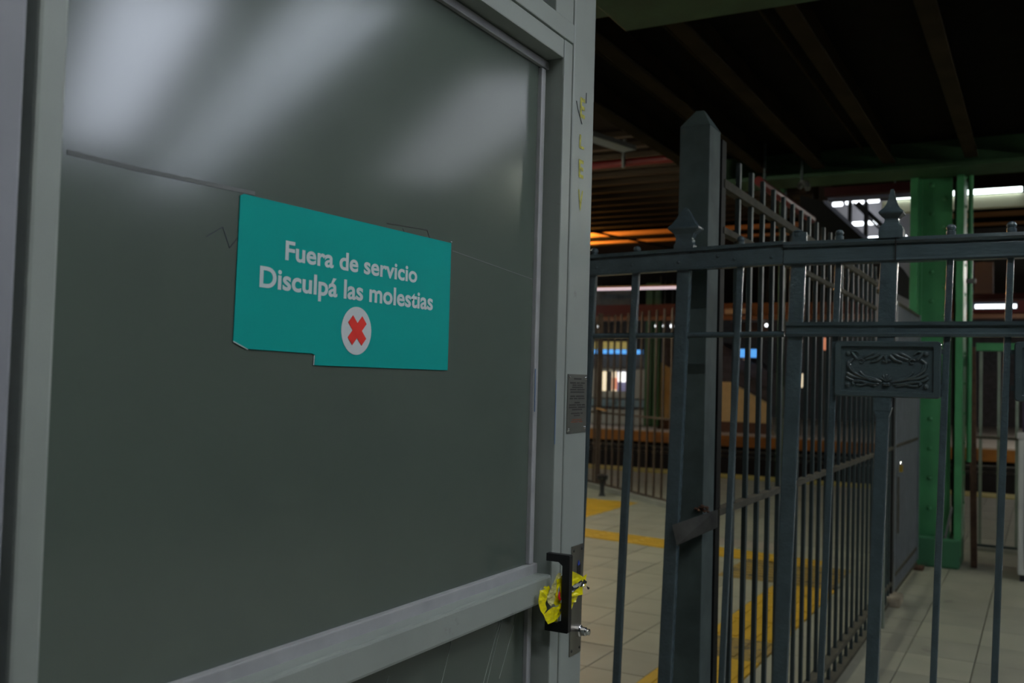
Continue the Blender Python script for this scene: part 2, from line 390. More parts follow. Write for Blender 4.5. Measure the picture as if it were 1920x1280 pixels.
# notice plate screwed to the post
npl = empty('notice_plate', (-.799, 1.72, 1.40), 'small dark engraved plate with four screws on the elevator post', 'plaque')
MB().box((-.80, 1.681, 1.3985), (-.7982, 1.7685, 1.5125), .0005).build('plate', 'plate', npl)
for y, z in ((1.687, 1.506), (1.7625, 1.5055), (1.687, 1.4055), (1.7615, 1.408)):
    MB().dome((-.7982, y, z), .0034, 'X', .7, 10).build('screw', 'chrome', npl, 60)
zl = 1.5035
for wds, gap, c in (((.034,), .0085, 0), ((.026, .014, .02), .0046, 0), ((.018, .024), .0046, 0), ((.05,), .0046, 0), ((.028, .034), .0052, 0), ((.064,), .0085, 0), ((.022, .038), .0048, 0), ((.014, .016, .03), .0085, 0), ((.024,), .0048, 0), ((.03, .02, .014), .005, 0), ((.036, .034), .0046, 0), ((.046,), .0078, 0), ((.04, .010), .0046, 0), ((.028,), .0085, 0), ((.044,), .0045, 1), ((.03, .018), .005, 1)):
    b = MB(); y = 1.7245-(sum(wds)+.004*(len(wds)-1))/2
    for w in wds:
        yy = y
        while yy < y+w:
            l = rnd.uniform(.0015, .004); b.box((-.7983, yy, zl-.0013), (-.7979, min(yy+l, y+w), zl+.0013)); yy += l+.0007
        y += w+.004
    b.build('lettering', 'rusty_ink' if c else 'ink', npl); zl -= gap*.94

# the green sign stuck to the panel
sg = empty('out_of_service_sign', (-.84, 1.08, 1.511), 'teal rectangular out of service sticker with white lettering and red cross, lower left corner torn', 'sign')
out = [(.851, 1.7125), (.845, 1.7095), (.8425, 1.536), (.866, 1.5275), (.984, 1.5262), (.990, 1.524), (.989, 1.511), (1.314, 1.511), (1.314, 1.7165)]
MB().prism([(-.8395, y, z) for y, z in out], (.001, 0, 0)).build('sheet', 'teal', sg)
FRM = ((-.8385, 0, 0), (0, 1, 0), (0, 0, 1), (1, 0, 0))
text_mesh('Fuera de servicio', 'white', 'lettering', sg, FRM, (.926, 1.2195, 1.6420, 1.6670), .024, .0002)
text_mesh('Disculp\u00e1 las molestias', 'white', 'lettering', sg, FRM, (.882, 1.265, 1.5955, 1.6300), .024, .0002)
MB().lathe((-.8384, 1.075, 1.561), [(.0335, 0), (.0335, .0004)], 48, 'X').build('disc', 'white', sg)
b = MB()
for s_ in (1, -1): b.beam((-.8376, 1.076-.0155, 1.5615+s_*.0155), (-.8376, 1.076+.0155, 1.5615-s_*.0155), .0004+.00005*s_, .0145, (1, 0, 0))
b.build('cross', 'red', sg)
for p, q in (((.8425, 1.5355), (.867, 1.5268)), ((.9885, 1.524), (.9878, 1.511)), ((1.313, 1.719), (1.316, 1.7185))): MB().beam((-.8388, *p), (-.8388, *q), .0006, .0012, (1, 0, 0)).build('torn_edge', 'white', sg)

# crumpled wrapper pushed through the handle (pattern in units of 0.0931 mm)
wr = empty('foil_wrapper', (-.775, 1.62, 1.06), 'crumpled yellow snack wrapper with silver foil stuffed behind the black door handle', 'wrapper')
wn = V((.94, -.342, 0)).normalized(); wu = V((.342, .94, 0))*1.33; wc = V((-.7735, 1.6235, 1.1045))


def sheet(b, pts, d, crump=.0022, seed=0):
    t = bmesh.new()
    t.faces.new([t.verts.new(((u-640)*.0000945, (640-v)*.0000945, 0)) for u, v in pts])
    bmesh.ops.triangulate(t, faces=t.faces[:])
    for it in range(4):
        es = [q for q in t.edges if q.calc_length() > .0055]
        if not es: break
        bmesh.ops.subdivide_edges(t, edges=es, cuts=1); bmesh.ops.triangulate(t, faces=t.faces[:])
    for v in t.verts:
        x, z = v.co.x, v.co.y; n = noise.noise(V((x*130+seed, z*130, seed*3.1)))+.5*noise.noise(V((x*320, z*320+seed, seed)))
        v.co = wc+wu*x+V((0, 0, z))+wn*(d+crump*n)
    me = bpy.data.meshes.new('t'); t.to_mesh(me); t.free(); b.bm.from_mesh(me); bpy.data.meshes.remove(me)


A1 = [(175, 455), (325, 455), (325, 620), (290, 700), (320, 840), (250, 930), (190, 850), (150, 665)]
A2 = [(245, 925), (300, 890), (400, 810), (520, 820), (600, 740), (612, 960), (560, 1020), (440, 1100), (345, 1125), (290, 1050)]
A3 = [(540, 180), (600, 200), (580, 290), (490, 300), (500, 500), (480, 700), (400, 810), (340, 700), (330, 620), (420, 400)]
A4 = [(490, 300), (580, 290), (610, 230), (625, 680), (560, 640), (560, 430), (500, 520)]
A5 = [(280, 440), (310, 400), (350, 430), (385, 410), (410, 470), (380, 560), (330, 620), (325, 460)]
A6 = [(500, 520), (560, 430), (560, 640), (625, 680), (620, 800), (520, 820), (470, 760), (490, 600)]
B1 = [(690, 190), (770, 180), (840, 195), (1000, 290), (1065, 340), (1060, 400), (1000, 420), (760, 530), (690, 540)]
B2 = [(690, 640), (750, 620), (900, 560), (1070, 490), (1050, 680), (870, 688), (690, 670)]
B3 = [(690, 665), (870, 680), (980, 690), (940, 815), (860, 815), (690, 740)]
B4 = [(690, 740), (860, 815), (910, 840), (870, 940), (840, 1000), (780, 1050), (740, 1110), (690, 1090)]
C1 = [(1085, 370), (1180, 300), (1160, 570), (1090, 500)]
C2 = [(500, 1050), (580, 1010), (590, 1135), (520, 1130)]
b = MB()
for i, (p, d) in enumerate(((A1, .004), (A2, .006), (A4, .004), (A5, -.001), (A6, .001), (B1, .001), (B2, .003), (B3, .0005), (B4, -.002), (C1, -.003), (C2, -.002))): sheet(b, p, d, .0019, i*1.7+1)
b.build('outer_foil', 'wrap', wr)
b = MB(); sheet(b, A3, .003, .003, 31); b.build('lining', 'cream', wr)
b = MB(); sheet(b, [(690, 560), (1000, 405), (1080, 440), (1075, 495), (900, 565), (690, 650)], .004, .003, 41); 
b.build('silver_strip', 'silver', wr)
for q, d in (([(170, 455), (195, 390), (215, 460)], .004), ([(1060, 540), (1080, 520), (1105, 580), (1085, 595)], 0)):
    b = MB(); sheet(b, q, d, 0, 3); b.build('silver_corner', 'silver', wr)
b = MB(); sheet(b, [(520, 540), (552, 515), (560, 640), (590, 690), (550, 712), (512, 650)], .007, .001, 51); b.build('red_print', 'wred', wr)
for q in ([(505, 970), (520, 925), (527, 930), (515, 985)], [(540, 880), (560, 850), (570, 880), (552, 935)], [(1030, 365), (1100, 430), (1080, 470), (1000, 430)], [(1090, 510), (1160, 560), (1140, 590), (1110, 580)]):
    b = MB(); sheet(b, q, .0085, 0, 3); b.build('dark_print', 'ink', wr)

# ================================================================== FRONT RAILING (plane y = 2.72)
LEAN = .028


def flat_bar(b, x, z0, z1, w, d, y=2.72, ref=1.75, bev=.003, w0=None):
    b.beam((x-LEAN*(ref-z0), y, z0), (x+LEAN*(z1-ref), y, z1), w, d, (1, 0, 0), bev)


def knob(b, x, z, w=.012, h=.03): b.lathe((x, 2.72, z), [(w, -.004), (w, h*.4), (w*.75, h*.45), (w*1.02, h*.65), (w*.8, h*.9), (w*.25, h)], 10)


def rail_profile(b, x0, z0, x1, z1, prof):
    a = [(x0, 2.72+y, z0+z) for y, z in prof]; b.prism(a, (x1-x0, 0, z1-z0))


# --- hinged gate leaf on the right
gt = empty('iron_gate', (-.36, 2.72, 0), 'dark blue-grey cast iron gate with ornamental plaque and spear finial on its centre post', 'gate')
GX0, GX1 = -.632, .46
b = MB(); rail_profile(b, GX0, 1.836, GX1, 1.836, [(-.016, 0), (-.021, .004), (-.017, .010), (-.015, .040), (-.013, .0455), (-.020, .048), (-.024, .055), (-.021, .064), (.021, .064), (.021, 0)])
b.build('top_rail', 'iron2', gt)
b = MB(); rail_profile(b, GX0+.01, 1.638, GX1, 1.638, [(-.018, 0), (-.020, .007), (-.014, .011), (-.014, .026), (-.020, .030), (-.021, .039), (.018, .039), (.018, 0)])
b.build('middle_rail', 'iron2', gt)
MB().box((GX0-.02, 2.70, .12), (GX1, 2.74, .16), .003).build('bottom_rail', 'iron2', gt)
b = MB(); flat_bar(b, -.603, .10, 1.928, .040, .022, ref=1.535, bev=.004); b.build('end_post', 'iron', gt)
for xc in (-.360, .075):
    b = MB(); flat_bar(b, xc, .10, 1.49, .032, .03, ref=1.75); flat_bar(b, xc, 1.62, 1.84, .043, .03, ref=1.75); flat_bar(b, xc-.002, 1.44, 1.49, .044, .034, ref=1.75)
    b.prism([(xc-.033, 2.704, 1.452), (xc+.015, 2.704, 1.452), (xc+.006, 2.704, 1.425), (xc-.024, 2.704, 1.425)], (0, .03, 0))
    b.build('centre_post', 'iron', gt)
    fi = MB().lathe((xc+.008, 2.72, 0), [(.0425, 1.898), (.0425, 1.918), (.039, 1.929), (.036, 1.931), (.026, 1.940), (.0235, 1.947), (.025, 1.951), (.034, 1.958), (.043, 1.9635), (.0435, 1.968), (.038, 1.972), (.031, 1.977), (.025, 1.982), (.0195, 1.990), (.0145, 2.0), (.0105, 2.012), (.0075, 2.024), (.0055, 2.031), (.001, 2.032)], 4, rot=math.pi/4, sy=.9).build('finial', 'iron', gt)
for x in (-.490, -.2125, -.0735, .225, .36):
    b = MB(); flat_bar(b, x, .14, 1.9, .0165, .016); b.build('bar', 'iron', gt)
    b = MB(); knob(b, x+.004, 1.9); b.build('knob', 'iron', gt, 50)
b = MB(); knob(b, -.597, 1.92, .014, .014); b.build('knob', 'iron', gt)
MB().box((-.3405, 2.694, 1.838), (-.3385, 2.70, 1.90)).build('rail_joint', 'dark', gt)


def plaque(x0):
    x1 = x0+.264; z0, z1 = 1.478, 1.626; yf = 2.700; cx, cz = (x0+x1)/2, (z0+z1)/2
    b = MB(); n = 5; ro = .010; outer = []; fw_, r2 = .017, .004
    for (sx, sz) in ((1, 1), (-1, 1), (-1, -1), (1, -1)):
        a0 = {(1, 1): 0, (-1, 1): 90, (-1, -1): 180, (1, -1): 270}[(sx, sz)]
        for k in range(n):
            a = math.radians(a0+90*k/(n-1)); outer.append((cx+sx*(.132-ro)+ro*math.cos(a), cz+sz*(.074-ro)+ro*math.sin(a), a, sx, sz))
    m = len(outer); rows = [[], [], [], [], []]
    for (x, z, a, sx, sz) in outer:
        rows[0].append(b.bm.verts.new((x, 2.724, z))); rows[1].append(b.bm.verts.new((x, yf+.004, z)))
        rows[2].append(b.bm.verts.new((x-math.cos(a)*.003, yf, z-math.sin(a)*.003)))
        ix, iz = cx+sx*(.132-fw_-r2)+r2*math.cos(a), cz+sz*(.074-fw_*.8-r2)+r2*math.sin(a)
        rows[3].append(b.bm.verts.new((ix, yf, iz))); rows[4].append(b.bm.verts.new((ix-math.cos(a)*.003, yf+.007, iz-math.sin(a)*.003)))
    for p, q in zip(rows, rows[1:]):
        for k in range(m): b.bm.faces.new((p[k], p[(k+1) % m], q[(k+1) % m], q[k]))
    b.bm.faces.new(rows[4]); b.bm.faces.new(rows[0][::-1])
    for z in (1.60, 1.51): b.box((x1-.002, 2.712, z-.006), (x1+.008, 2.724, z+.006)); b.box((x0-.008, 2.712, z-.006), (x0+.002, 2.724, z+.006))
    pq = b.build('plaque', 'relief', gt, 35); WM[pq.name] = Matrix()
    yb = yf+.007
    for sx in (-1, 1):
        for sz in (-1, 1): MB().dome((cx+sx*.097, yb, cz+sz*.042-.001), 0.0072, 'Y', .9, 12).build('rivet', 'relief', pq, 60)
    orn = MB(); sc = .132/810

    def stroke(pts, r0, r1, mirror=True):
        for s_ in ((1, -1) if mirror else (1,)):
            P = []
            cps = [V((s_*(u-930), 0, 565-v)) for u, v in pts]
            cps = [cps[0]*2-cps[1]]+cps+[cps[-1]*2-cps[-2]]
            for i in range(1, len(cps)-2):
                for t in [k/4 for k in range(4)]:
                    a, b2, c2, d2 = cps[i-1:i+3]
                    P.append(.5*((2*b2)+(c2-a)*t+(2*a-5*b2+4*c2-d2)*t*t+(3*b2-a-3*c2+d2)*t**3))
            P.append(cps[-2]); L = len(P)
            rs = [1.35*sc*(r0+(r1-r0)*k/(L-1))*(.55 if k in (0, L-1) else 1) for k in range(L)]
            orn.tube([(cx+p.x*sc, yb-.0015, cz+p.z*sc) for p in P], 0, 6, rs)
    stroke([(860, 770), (700, 735), (540, 690), (420, 620), (350, 540), (345, 440)], 20, 24)
    stroke([(830, 805), (700, 800), (560, 770), (450, 760), (410, 790), (440, 815)], 16, 18)
    stroke([(640, 730), (500, 710), (400, 680), (310, 630)], 14, 24)
    stroke([(560, 700), (450, 630), (390, 560), (370, 480)], 12, 18)
    stroke([(520, 600), (560, 650), (620, 690), (720, 710), (810, 745)], 18, 14)
    stroke([(480, 410), (430, 350), (390, 290), (460, 275), (520, 330)], 22, 14)
    stroke([(560, 390), (650, 340), (740, 300)], 14, 20); stroke([(600, 410), (720, 370), (830, 310)], 14, 22)
    stroke([(690, 450), (790, 420), (880, 340)], 14, 22); stroke([(500, 425), (540, 405), (580, 430), (560, 470), (520, 460)], 12, 9)
    stroke([(440, 760), (350, 730), (300, 690)], 14, 22); stroke([(420, 400), (370, 440), (330, 500)], 16, 20)
    stroke([(780, 840), (640, 810), (540, 830), (460, 820)], 12, 14)
    for k in range(5):
        a = math.radians(20+35*k); stroke([(930, 760), (930+95*math.cos(a), 735-90*math.sin(a))], 10, 22, False)
    stroke([(870, 800), (930, 815), (990, 800)], 26, 26, False); stroke([(900, 330), (920, 400), (930, 470)], 30, 14, False); stroke([(860, 420), (900, 440), (960, 420), (1000, 440)], 18, 16, False)
    orn.build('scrollwork', 'relief', pq, 60)


plaque(-.492); plaque(-.0615)

# --- fixed panel left of the gate
pf = empty('iron_railing', (-.95, 2.72, 0), 'dark riveted iron railing panel between the elevator and the ornamental gate', 'railing')
b = MB(); rail_profile(b, -2.2, 1.794, -.634, 1.8395, [(-.018, 0), (-.020, .006), (-.015, .009), (-.015, .046), (-.010, .048), (-.010, .053), (-.018, .054), (-.020, .064), (.018, .066), (.018, 0)])
b.build('top_rail', 'iron', pf)
MB().tube([(-2.2, 2.72, 1.632), (-1.2, 2.72, 1.638), (-.63, 2.72, 1.645)], .0085, 8).build('middle_rod', 'iron', pf, 60)
MB().box((-2.2, 2.70, .12), (-.70, 2.74, .16), .003).build('bottom_rail', 'iron', pf)
for x in (-1.98, -1.84, -1.70, -1.56, -1.42, -1.29, -1.222, -1.082): 
    b = MB(); flat_bar(b, x, .14, 1.885, .021, .02, ref=1.53); b.build('bar', 'iron', pf)
    b = MB(); knob(b, x+.010, 1.878+.0, .012, .032); b.build('knob', 'iron', pf, 50)
b = MB(); flat_bar(b, -.765, .14, 1.885, .017, .018, ref=1.53); b.build('bar', 'iron', pf)
b = MB(); knob(b, -.757, 1.895, .011, .03); b.build('knob', 'iron', pf, 50)
b = MB(); flat_bar(b, -.931, .10, 1.89, .040, .024, ref=1.53, bev=.004); b.build('wide_bar', 'iron', pf)
MB().lathe((-.922, 2.72, 0), [(.042, 1.885), (.042, 1.905), (.036, 1.914), (.0345, 1.925), (.042, 1.938), (.0655, 1.952), (.0655, 1.957), (.05, 1.967), (.036, 1.982), (.024, 1.996), (.012, 2.012), (.002, 2.018)], 4, rot=math.pi/4, sy=.55).build('finial', 'iron', pf)
for x, z in ((-1.198, 1.847), (-1.083, 1.851), (-.937, 1.855), (-.771, 1.858), (-.666, 1.860), (-.82, 1.868), (-.82, 1.84)):
    MB().dome((x, 2.705, z), .0048, 'Y', .8, 10).build('rivet', 'iron', pf, 60)

# --- the tall square post
ps = empty('gate_post', (-.92, 2.82, 0), 'tall square dark steel post with pyramid cap behind the railing', 'post')
px0, px1, py0, py1 = -.970, -.876, 2.79, 2.90
MB().box((px0, py0, 0), (px1, py1, 2.278), .003).build('shaft', 'post', ps)
c = V(((px0+px1)/2, (py0+py1)/2, 2.337)); b = MB()
base = [(px0, py0, 2.278), (px1, py0, 2.278), (px1, py1, 2.278), (px0, py1, 2.278)]
top = [(c.x-.012, c.y-.01, 2.335), (c.x+.012, c.y-.01, 2.335), (c.x+.012, c.y+.01, 2.335), (c.x-.012, c.y+.01, 2.335)]
vb = [b.bm.verts.new(p) for p in base]; vt = [b.bm.verts.new(p) for p in top]
b.bm.faces.new(vt); b.bm.faces.new(vb[::-1])
for k in range(4): b.bm.faces.new((vb[k], vb[(k+1) % 4], vt[(k+1) % 4], vt[k]))
b.build('pyramid_cap', 'post', ps)
MB().prism([(-.934, 2.688, 1.092), (-.919, 2.688, 1.036), (-.838, 2.80, 1.080), (-.838, 2.80, 1.132)], (.003, .006, 0)).build('strap', 'strap', ps)
b = MB()
for i in range(16): b.lathe((-.868+rnd.uniform(-.03, .012), 2.788-rnd.uniform(0, .006), 1.13+rnd.uniform(-.006, .012)), [(.001, -.004), (.006, 0), (.001, .004)], 6)
b.build('weld', 'rust', ps)

# ================================================================== SIDE RAILING (plane x = -0.93)
sf = empty('barred_fence', (-.93, 4.8, 0), 'long dark barred fence running away from the tall square post towards the tracks', 'fence')
for z, h, w, m in ((2.145, .030, .03, 'dusty'), (1.995, .022, .03, 'dusty'), (1.075, .022, .034, 'dusty'), (.13, .022, .045, 'dusty'), (.012, .02, .05, 'dusty')):
    MB().box((-.93-w/2, 3.09, z), (-.93+w/2, 6.45, z+h), .002).build('rail', m, sf)
MB().box((-.955, 3.06, 0), (-.918, 3.11, 2.3), .003).build('channel', 'ironblack', sf)
bars = [3.30+.165*k for k in range(20)]
for y in bars:
    MB().beam((-.938, y, .02), (-.93, y, 2.27), .016, .024, (1, 0, 0), .002).build('bar', 'bar', sf)
MB().box((-.90, 6.50, 0), (-.865, 6.545, 2.35), .003).build('end_post', 'palepost', sf)
# gate leaf at the end of the fence
gl = empty('barred_gate', (-.92, 8.2, 0), 'grey barred gate leaf standing beside the riveted green column', 'gate')
for z in (2.12, 1.075, .145, .02): MB().box((-.955, 7.42, z), (-.925, 8.95, z+.022), .002).build('rail', 'dusty', gl)
for k in range(17): MB().box((-.948, 7.46+.09*k, .03), (-.932, 7.484+.09*k, 2.13)).build('bar', 'grey', gl)
MB().box((-.962, 7.40, .02), (-.918, 7.45, 2.14), .003).build('stile', 'grey', gl)
MB().box((-.962, 8.92, .06), (-.918, 8.97, 2.14), .003).build('stile', 'grey', gl)
MB().box((-.925, 7.6, .45), (-.915, 7.63, .86)).build('bolt', 'dusty', gl)
cf = empty('barred_fence', (-.93, 6.9, 0), 'short dark fence bay ending at the black slot beside the grey gate leaf', 'fence')
for z in (2.12, 1.075, .13, .012): MB().box((-.95, 6.56, z), (-.915, 7.3, z+.022), .002).build('rail', 'dusty', cf)
for k in range(5): MB().box((-.938, 6.66+.13*k, .02), (-.922, 6.684+.13*k, 2.25)).build('bar', 'bar', cf)
MB().box((-.965, 7.28, 0), (-.915, 7.36, 2.3), .003).build('post', 'black', cf)
MB().box((-.97, 7.16, 0), (-.85, 7.38, .07), .012).build('footing', 'concrete', cf, label='stained concrete footing block')
pk = empty('padlock', (-.90, 7.64, .9), 'small brass padlock with bright shackle hanging on the grey gate leaf', 'padlock')
MB().box((-.917, 7.615, .895), (-.895, 7.665, .945), .004).build('body', 'brass', pk)
MB().tube([(-.906, 7.622+.018*(1-math.cos(a)), .945+.03*(1 if 0 < a < math.pi else .3)*max(.2, math.sin(a))) for a in [math.pi*k/8 for k in range(9)]], .0045, 8).build('shackle', 'chrome', pk)

# ================================================================== RIVETED COLUMN
cl = empty('riveted_column', (-.8, 9.25, 0), 'green riveted steel column on a painted plinth under the far girder', 'column')
MB().box((-.955, 9.12, .25), (-.69, 9.15, 3.35)).build('face_plate', 'green', cl)
MB().box((-1.02, 9.02, .25), (-.957, 9.05, 3.35), .003).box((-.97, 9.05, .25), (-.955, 9.42, 3.35)).build('flange', 'green', cl)
MB().box((-.955, 9.10, .25), (-.93, 9.13, 3.35), .002).build('angle', 'green', cl)
MB().box((-.70, 9.095, .25), (-.688, 9.13, 3.35), .002).build('angle', 'green', cl)
MB().box((-.69, 9.3, .25), (-.645, 9.33, 3.35)).build('web', 'shadegreen', cl)  # darker green puts the shade of the column gap into the colour
MB().box((-.65, 9.02, .10), (-.592, 9.05, 3.35), .003).box((-.607, 9.05, .25), (-.592, 9.42, 3.35)).build('flange', 'green', cl)
zz = .486
while zz < 3.34:
    MB().dome((-.852, 9.12, zz), .020, 'Y', .8, 10).build('rivet', 'green', cl, 60)
    if zz+.13 < 3.34: MB().dome((-.748, 9.12, zz+.13), .020, 'Y', .8, 10).build('rivet', 'green', cl, 60)
    MB().dome((-.592, 9.2, zz+.06), .016, 'X', .8, 8).build('rivet', 'green', cl, 60)
    zz += .2555
MB().box((-.96, 8.99, 0), (-.60, 9.5, .25), .02).build('plinth', 'plinth', cl)
tag(MB().tube([(-.545, 9.1, .9), (-.545, 9.1, 3.4)], .02, 10).build('conduit_pipe', 'green', None, 60), 'thin green conduit pipe climbing beside the right edge of the riveted column', 'pipe')
tag(MB().box((-.575, 9.07, 2.42), (-.50, 9.13, 2.46), .005).build('pipe_clamp', 'conduit'), 'small grey clamp holding the green conduit pipe to the column', 'clamp')
tag(MB().beam((-.715, 9.02, .25), (-.665, 9.02, .52), .02, .01, (1, 0, 0)).build('loose_rod', 'conduit'), 'thin pale rod leaning in the column recess above the plinth', 'rod')
tag(MB().box((-1.02, 8.75, 0), (-.86, 8.88, .03), .008).build('brick_fragment', 'rust'), 'flat reddish brick fragment on the floor by the column plinth', 'brick')

# railing right of the column
rf = empty('barred_fence', (-.36, 10.3, 0), 'low barred fence on a pale curb seen right of the riveted column', 'fence')
MB().box((-.56, 10.28, .02), (.9, 10.32, .05)).build('rail', 'bar', rf)
MB().box((-.56, 10.28, 1.05), (.9, 10.32, 1.075)).build('rail', 'dusty', rf)
MB().box((-.56, 10.27, 1.89), (.9, 10.33, 1.965)).build('top_rail', 'green', rf, label='bright green top rail')
for k in range(9): MB().box((-.53+.155*k, 10.29, .02), (-.502+.155*k, 10.31, 1.9)).build('bar', 'palepost', rf)
struct(MB().box((-.56, 10.2, 0), (2, 10.45, .03)).build('trim_2', 'curb'))
tag(MB().beam((-.503, 9.2, 0), (-.53, 9.2, 1.88), .05, .05, (1, 0, 0), .004).build('rusty_post', 'rust'), 'thin rusty post standing right of the green column plinth', 'post')
mc = empty('turnstile_cabinet', (0, 8.8, 0), 'pale ticket turnstile cabinet at the right edge beyond the gate', 'cabinet')
MB().box((-.165, 8.75, .05), (.3, 9.6, 1.13), .012).build('body', 'machine', mc)
MB().box((-.175, 8.74, 1.13), (.31, 9.62, 1.18), .008).build('lid', 'board', mc)
MB().box((-.14, 8.9, 1.18), (.28, 9.5, 1.42), .01).build('head', 'machined', mc)
MB().box((-.15, 8.77, 0), (.28, 9.58, .05)).build('kick_plate', 'dkblue', mc)
MB().box((-.12, 8.745, .1), (-.115, 8.752, 1.1)).build('seam', 'dkblue', mc)

# ================================================================== BACK LEFT RAILING
p0, p1 = V((-6.2, 13.2, 0)), V((-3.3, 10.71, 0)); dv = (p1-p0); L = dv.length; dv.normalize()
bf = empty('barred_fence', (-4.7, 11.9, 0), 'brownish barred fence standing on a curb by the yellow tactile paving', 'fence')
n_ = V((-dv.y, dv.x, 0))
for z in (.07, 1.06): MB().beam(p0+V((0, 0, z)), p1+V((0, 0, z)), .03, .025, n_).build('rail', 'brown', bf)
for k in range(int(L/0.195)):
    q = p0+dv*(.02+0.195*k); MB().beam(q+V((0, 0, .05)), q+V((0, 0, 2.42)), .018, .03, n_).build('bar', 'brown', bf)
q = p0+dv*(.93); MB().beam(q+V((0, 0, 0)), q+V((0, 0, 2.46)), .05, .06, n_).build('post', 'brown', bf)
MB().beam(q+dv*.05+V((0, 0, 1.12))-n_*.05, q+dv*.33+V((0, 0, 1.10))-n_*.05, .03, .025, n_).build('latch', 'orangebeam', bf)
MB().beam(p0+V((0, 0, .03)), p1+V((0, 0, .03)), .22, .06, n_).build('curb', 'curb', bf)
tag(MB().lathe((-5.05, 11.75, 0), [(.05, 0), (.04, .02), (.03, .05), (.03, .2), (.07, .22), (.075, .27), (.02, .29)], 10).build('door_stop', 'dkblue', None, 40), 'dark knobbed stop on the floor in front of the brownish fence', 'bollard')

# ================================================================== ACROSS THE TRACKS


def slabpx(name, m, x0, y0, x1, y1, Y, th=.15, parent=None, **kw):
    a, c = at(x0, y0, Y), at(x1, y1, Y)
    return MB().box((a.x, Y, c.z), (c.x, Y+th, a.z)).build(name, m, parent, **kw)


for z in (-.37, -.55): pass
gp = empty('track_guard', (-7, 22.5, -1.4), 'pair of pale guard pipes along the middle of the dark track trench', 'guard rail')
for py in (835, 844):
    a = at(1185, py, 22.5); MB().tube([(-30, 22.5, a.z), (15, 22.5, a.z)], .035, 8).build('pipe', 'pipe', gp)
for k in range(12): MB().box((-25+3.3*k, 22.46, -1.4), (-24.92+3.3*k, 22.54, at(1185, 833, 22.5).z)).build('stanchion', 'trench', gp)
# kiosk with a lit window
kk = at(1100, 796, 31); kr = at(1210, 690, 31)
ks = empty('kiosk', ((kk.x+kr.x)/2, 31, 0), 'grey kiosk across the tracks with lit window and blue sign strip', 'kiosk')
slabpx('body', 'kiosk', 1080, 690, 1211, 748, 31, 1.5, ks)
slabpx('upper_wall', 'kioskdark', 1080, 664, 1211, 690, 31.1, 1.3, ks)
slabpx('counter_band', 'tealstrip', 1080, 746, 1211, 764, 30.9, .3, ks)
slabpx('base', 'kiosk', 1080, 764, 1211, 798, 31, 1.4, ks)
slabpx('blue_sign', 'bluesign', 1080, 654.5, 1203, 663.5, 30.9, .12, ks, label='backlit blue sign strip')
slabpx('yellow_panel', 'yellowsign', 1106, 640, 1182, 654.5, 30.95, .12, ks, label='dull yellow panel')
slabpx('lit_window', 'poster', 1130, 696, 1156, 733, 30.95, .06, ks); slabpx('lit_window', 'purpleink', 1156, 696, 1174, 733, 30.95, .06, ks)
slabpx('lamp_panel', 'hot', 1159, 697, 1172, 716, 30.9, .04, ks); slabpx('picture', 'skin', 1148, 708, 1156, 730, 30.9, .04, ks); slabpx('mullion', 'kioskdark', 1141, 696, 1145, 733, 30.85, .08, ks)
slabpx('counter_light', 'tealstrip', 1131, 749, 1152, 756, 30.8, .05, ks)
sb = empty('station_sign', tuple(at(1405, 672, 29.9)), 'backlit blue sign hanging across the tracks above the beige stair wall', 'sign')
slabpx('face', 'bluesign', 1387, 654, 1423, 670, 29.9, .1, sb); slabpx('edge', 'board', 1392, 670, 1404, 675, 29.85, .1, sb)
# beige stair flank and dark stairs
st = empty('far_staircase', tuple(V((-9.2, 30.2, 0))), 'beige walled staircase across the tracks with dark sloping flight above', 'staircase')
b = MB()
pq = [tuple(V((at(x, 700, 30.2).x, 30.2, 0))) for x in (1447, 1234)]
pp = [(1234, 679), (1266, 697), (1300, 715), (1345, 715), (1368, 716), (1405, 738), (1440, 758)]
b.prism([tuple(at(x, y, 30.2)) for x, y in pp]+pq, (0, .3, 0)); b.build('side_wall', 'beige', st)
b = MB(); b.prism([tuple(at(x, y, 30.5)) for x, y in [(1234, 625), (1345, 640), (1368, 655), (1447, 700), (1447, 760), (1366, 714), (1300, 714), (1234, 676)]], (0, 1.5, 0)); b.build('flight', 'stair', st)
MB().box((at(1234, 790, 30.15).x, 30.1, 0), (at(1448, 790, 30.15).x, 30.2, at(1340, 789, 30.15).z)).build('skirting', 'rust', st); slabpx('hose_box', 'redpipe', 1257, 729, 1263, 744, 30.1, .1, st)
for k in range(9): slabpx('tread', 'kioskdark', 1374+6*k, 690+4.2*k, 1384+6*k, 693+4.2*k, 30.4, .1, st)
tag(MB().box((at(1060, 571, 27).x, 27, at(1190, 592, 27).z), (4, 27.4, at(1190, 571, 27).z)).build('maroon_beam', 'maroon'), 'long dark red beam spanning the platform across the tracks', 'beam')
tag(MB().box((at(1060, 571, 27).x, 27.1, at(1190, 600, 27).z), (4, 27.3, at(1190, 592.5, 27).z)).build('tan_beam', 'boardb'), 'thin tan strip directly under the long dark red beam', 'beam')
a = at(1190, 540.5, 26)
ft = empty('light_strip', (-7, 26, a.z), 'thin pinkish fluorescent light strip above the dark red beam', 'lamp')
MB().box((at(1095, 540, 26).x, 26, a.z-.035), (at(1290, 540, 26).x, 26.06, a.z+.035)).build('tube', 'pinktube', ft)
MB().box((at(1095, 540, 26).x, 26, a.z+.035), (at(1290, 540, 26).x, 26.1, a.z+.08)).build('housing', 'housing', ft)
o = slabpx('mural_panel', 'mural', 1085, 545, 1192, 572, 30, .1); tag(o, 'dim mottled grey mural panel high across the tracks beside the door post', 'mural')
cg = 'slim green columns across the tracks'
for x0, x1, lb in ((1213, 1222, 'left one of two slim green columns across the tracks'), (1225.5, 1232.5, 'right one of two slim green columns across the tracks')):
    tag(slabpx('green_column', 'green3', x0, 490, x1, 799, 29.8, .2), lb, 'column', cg)
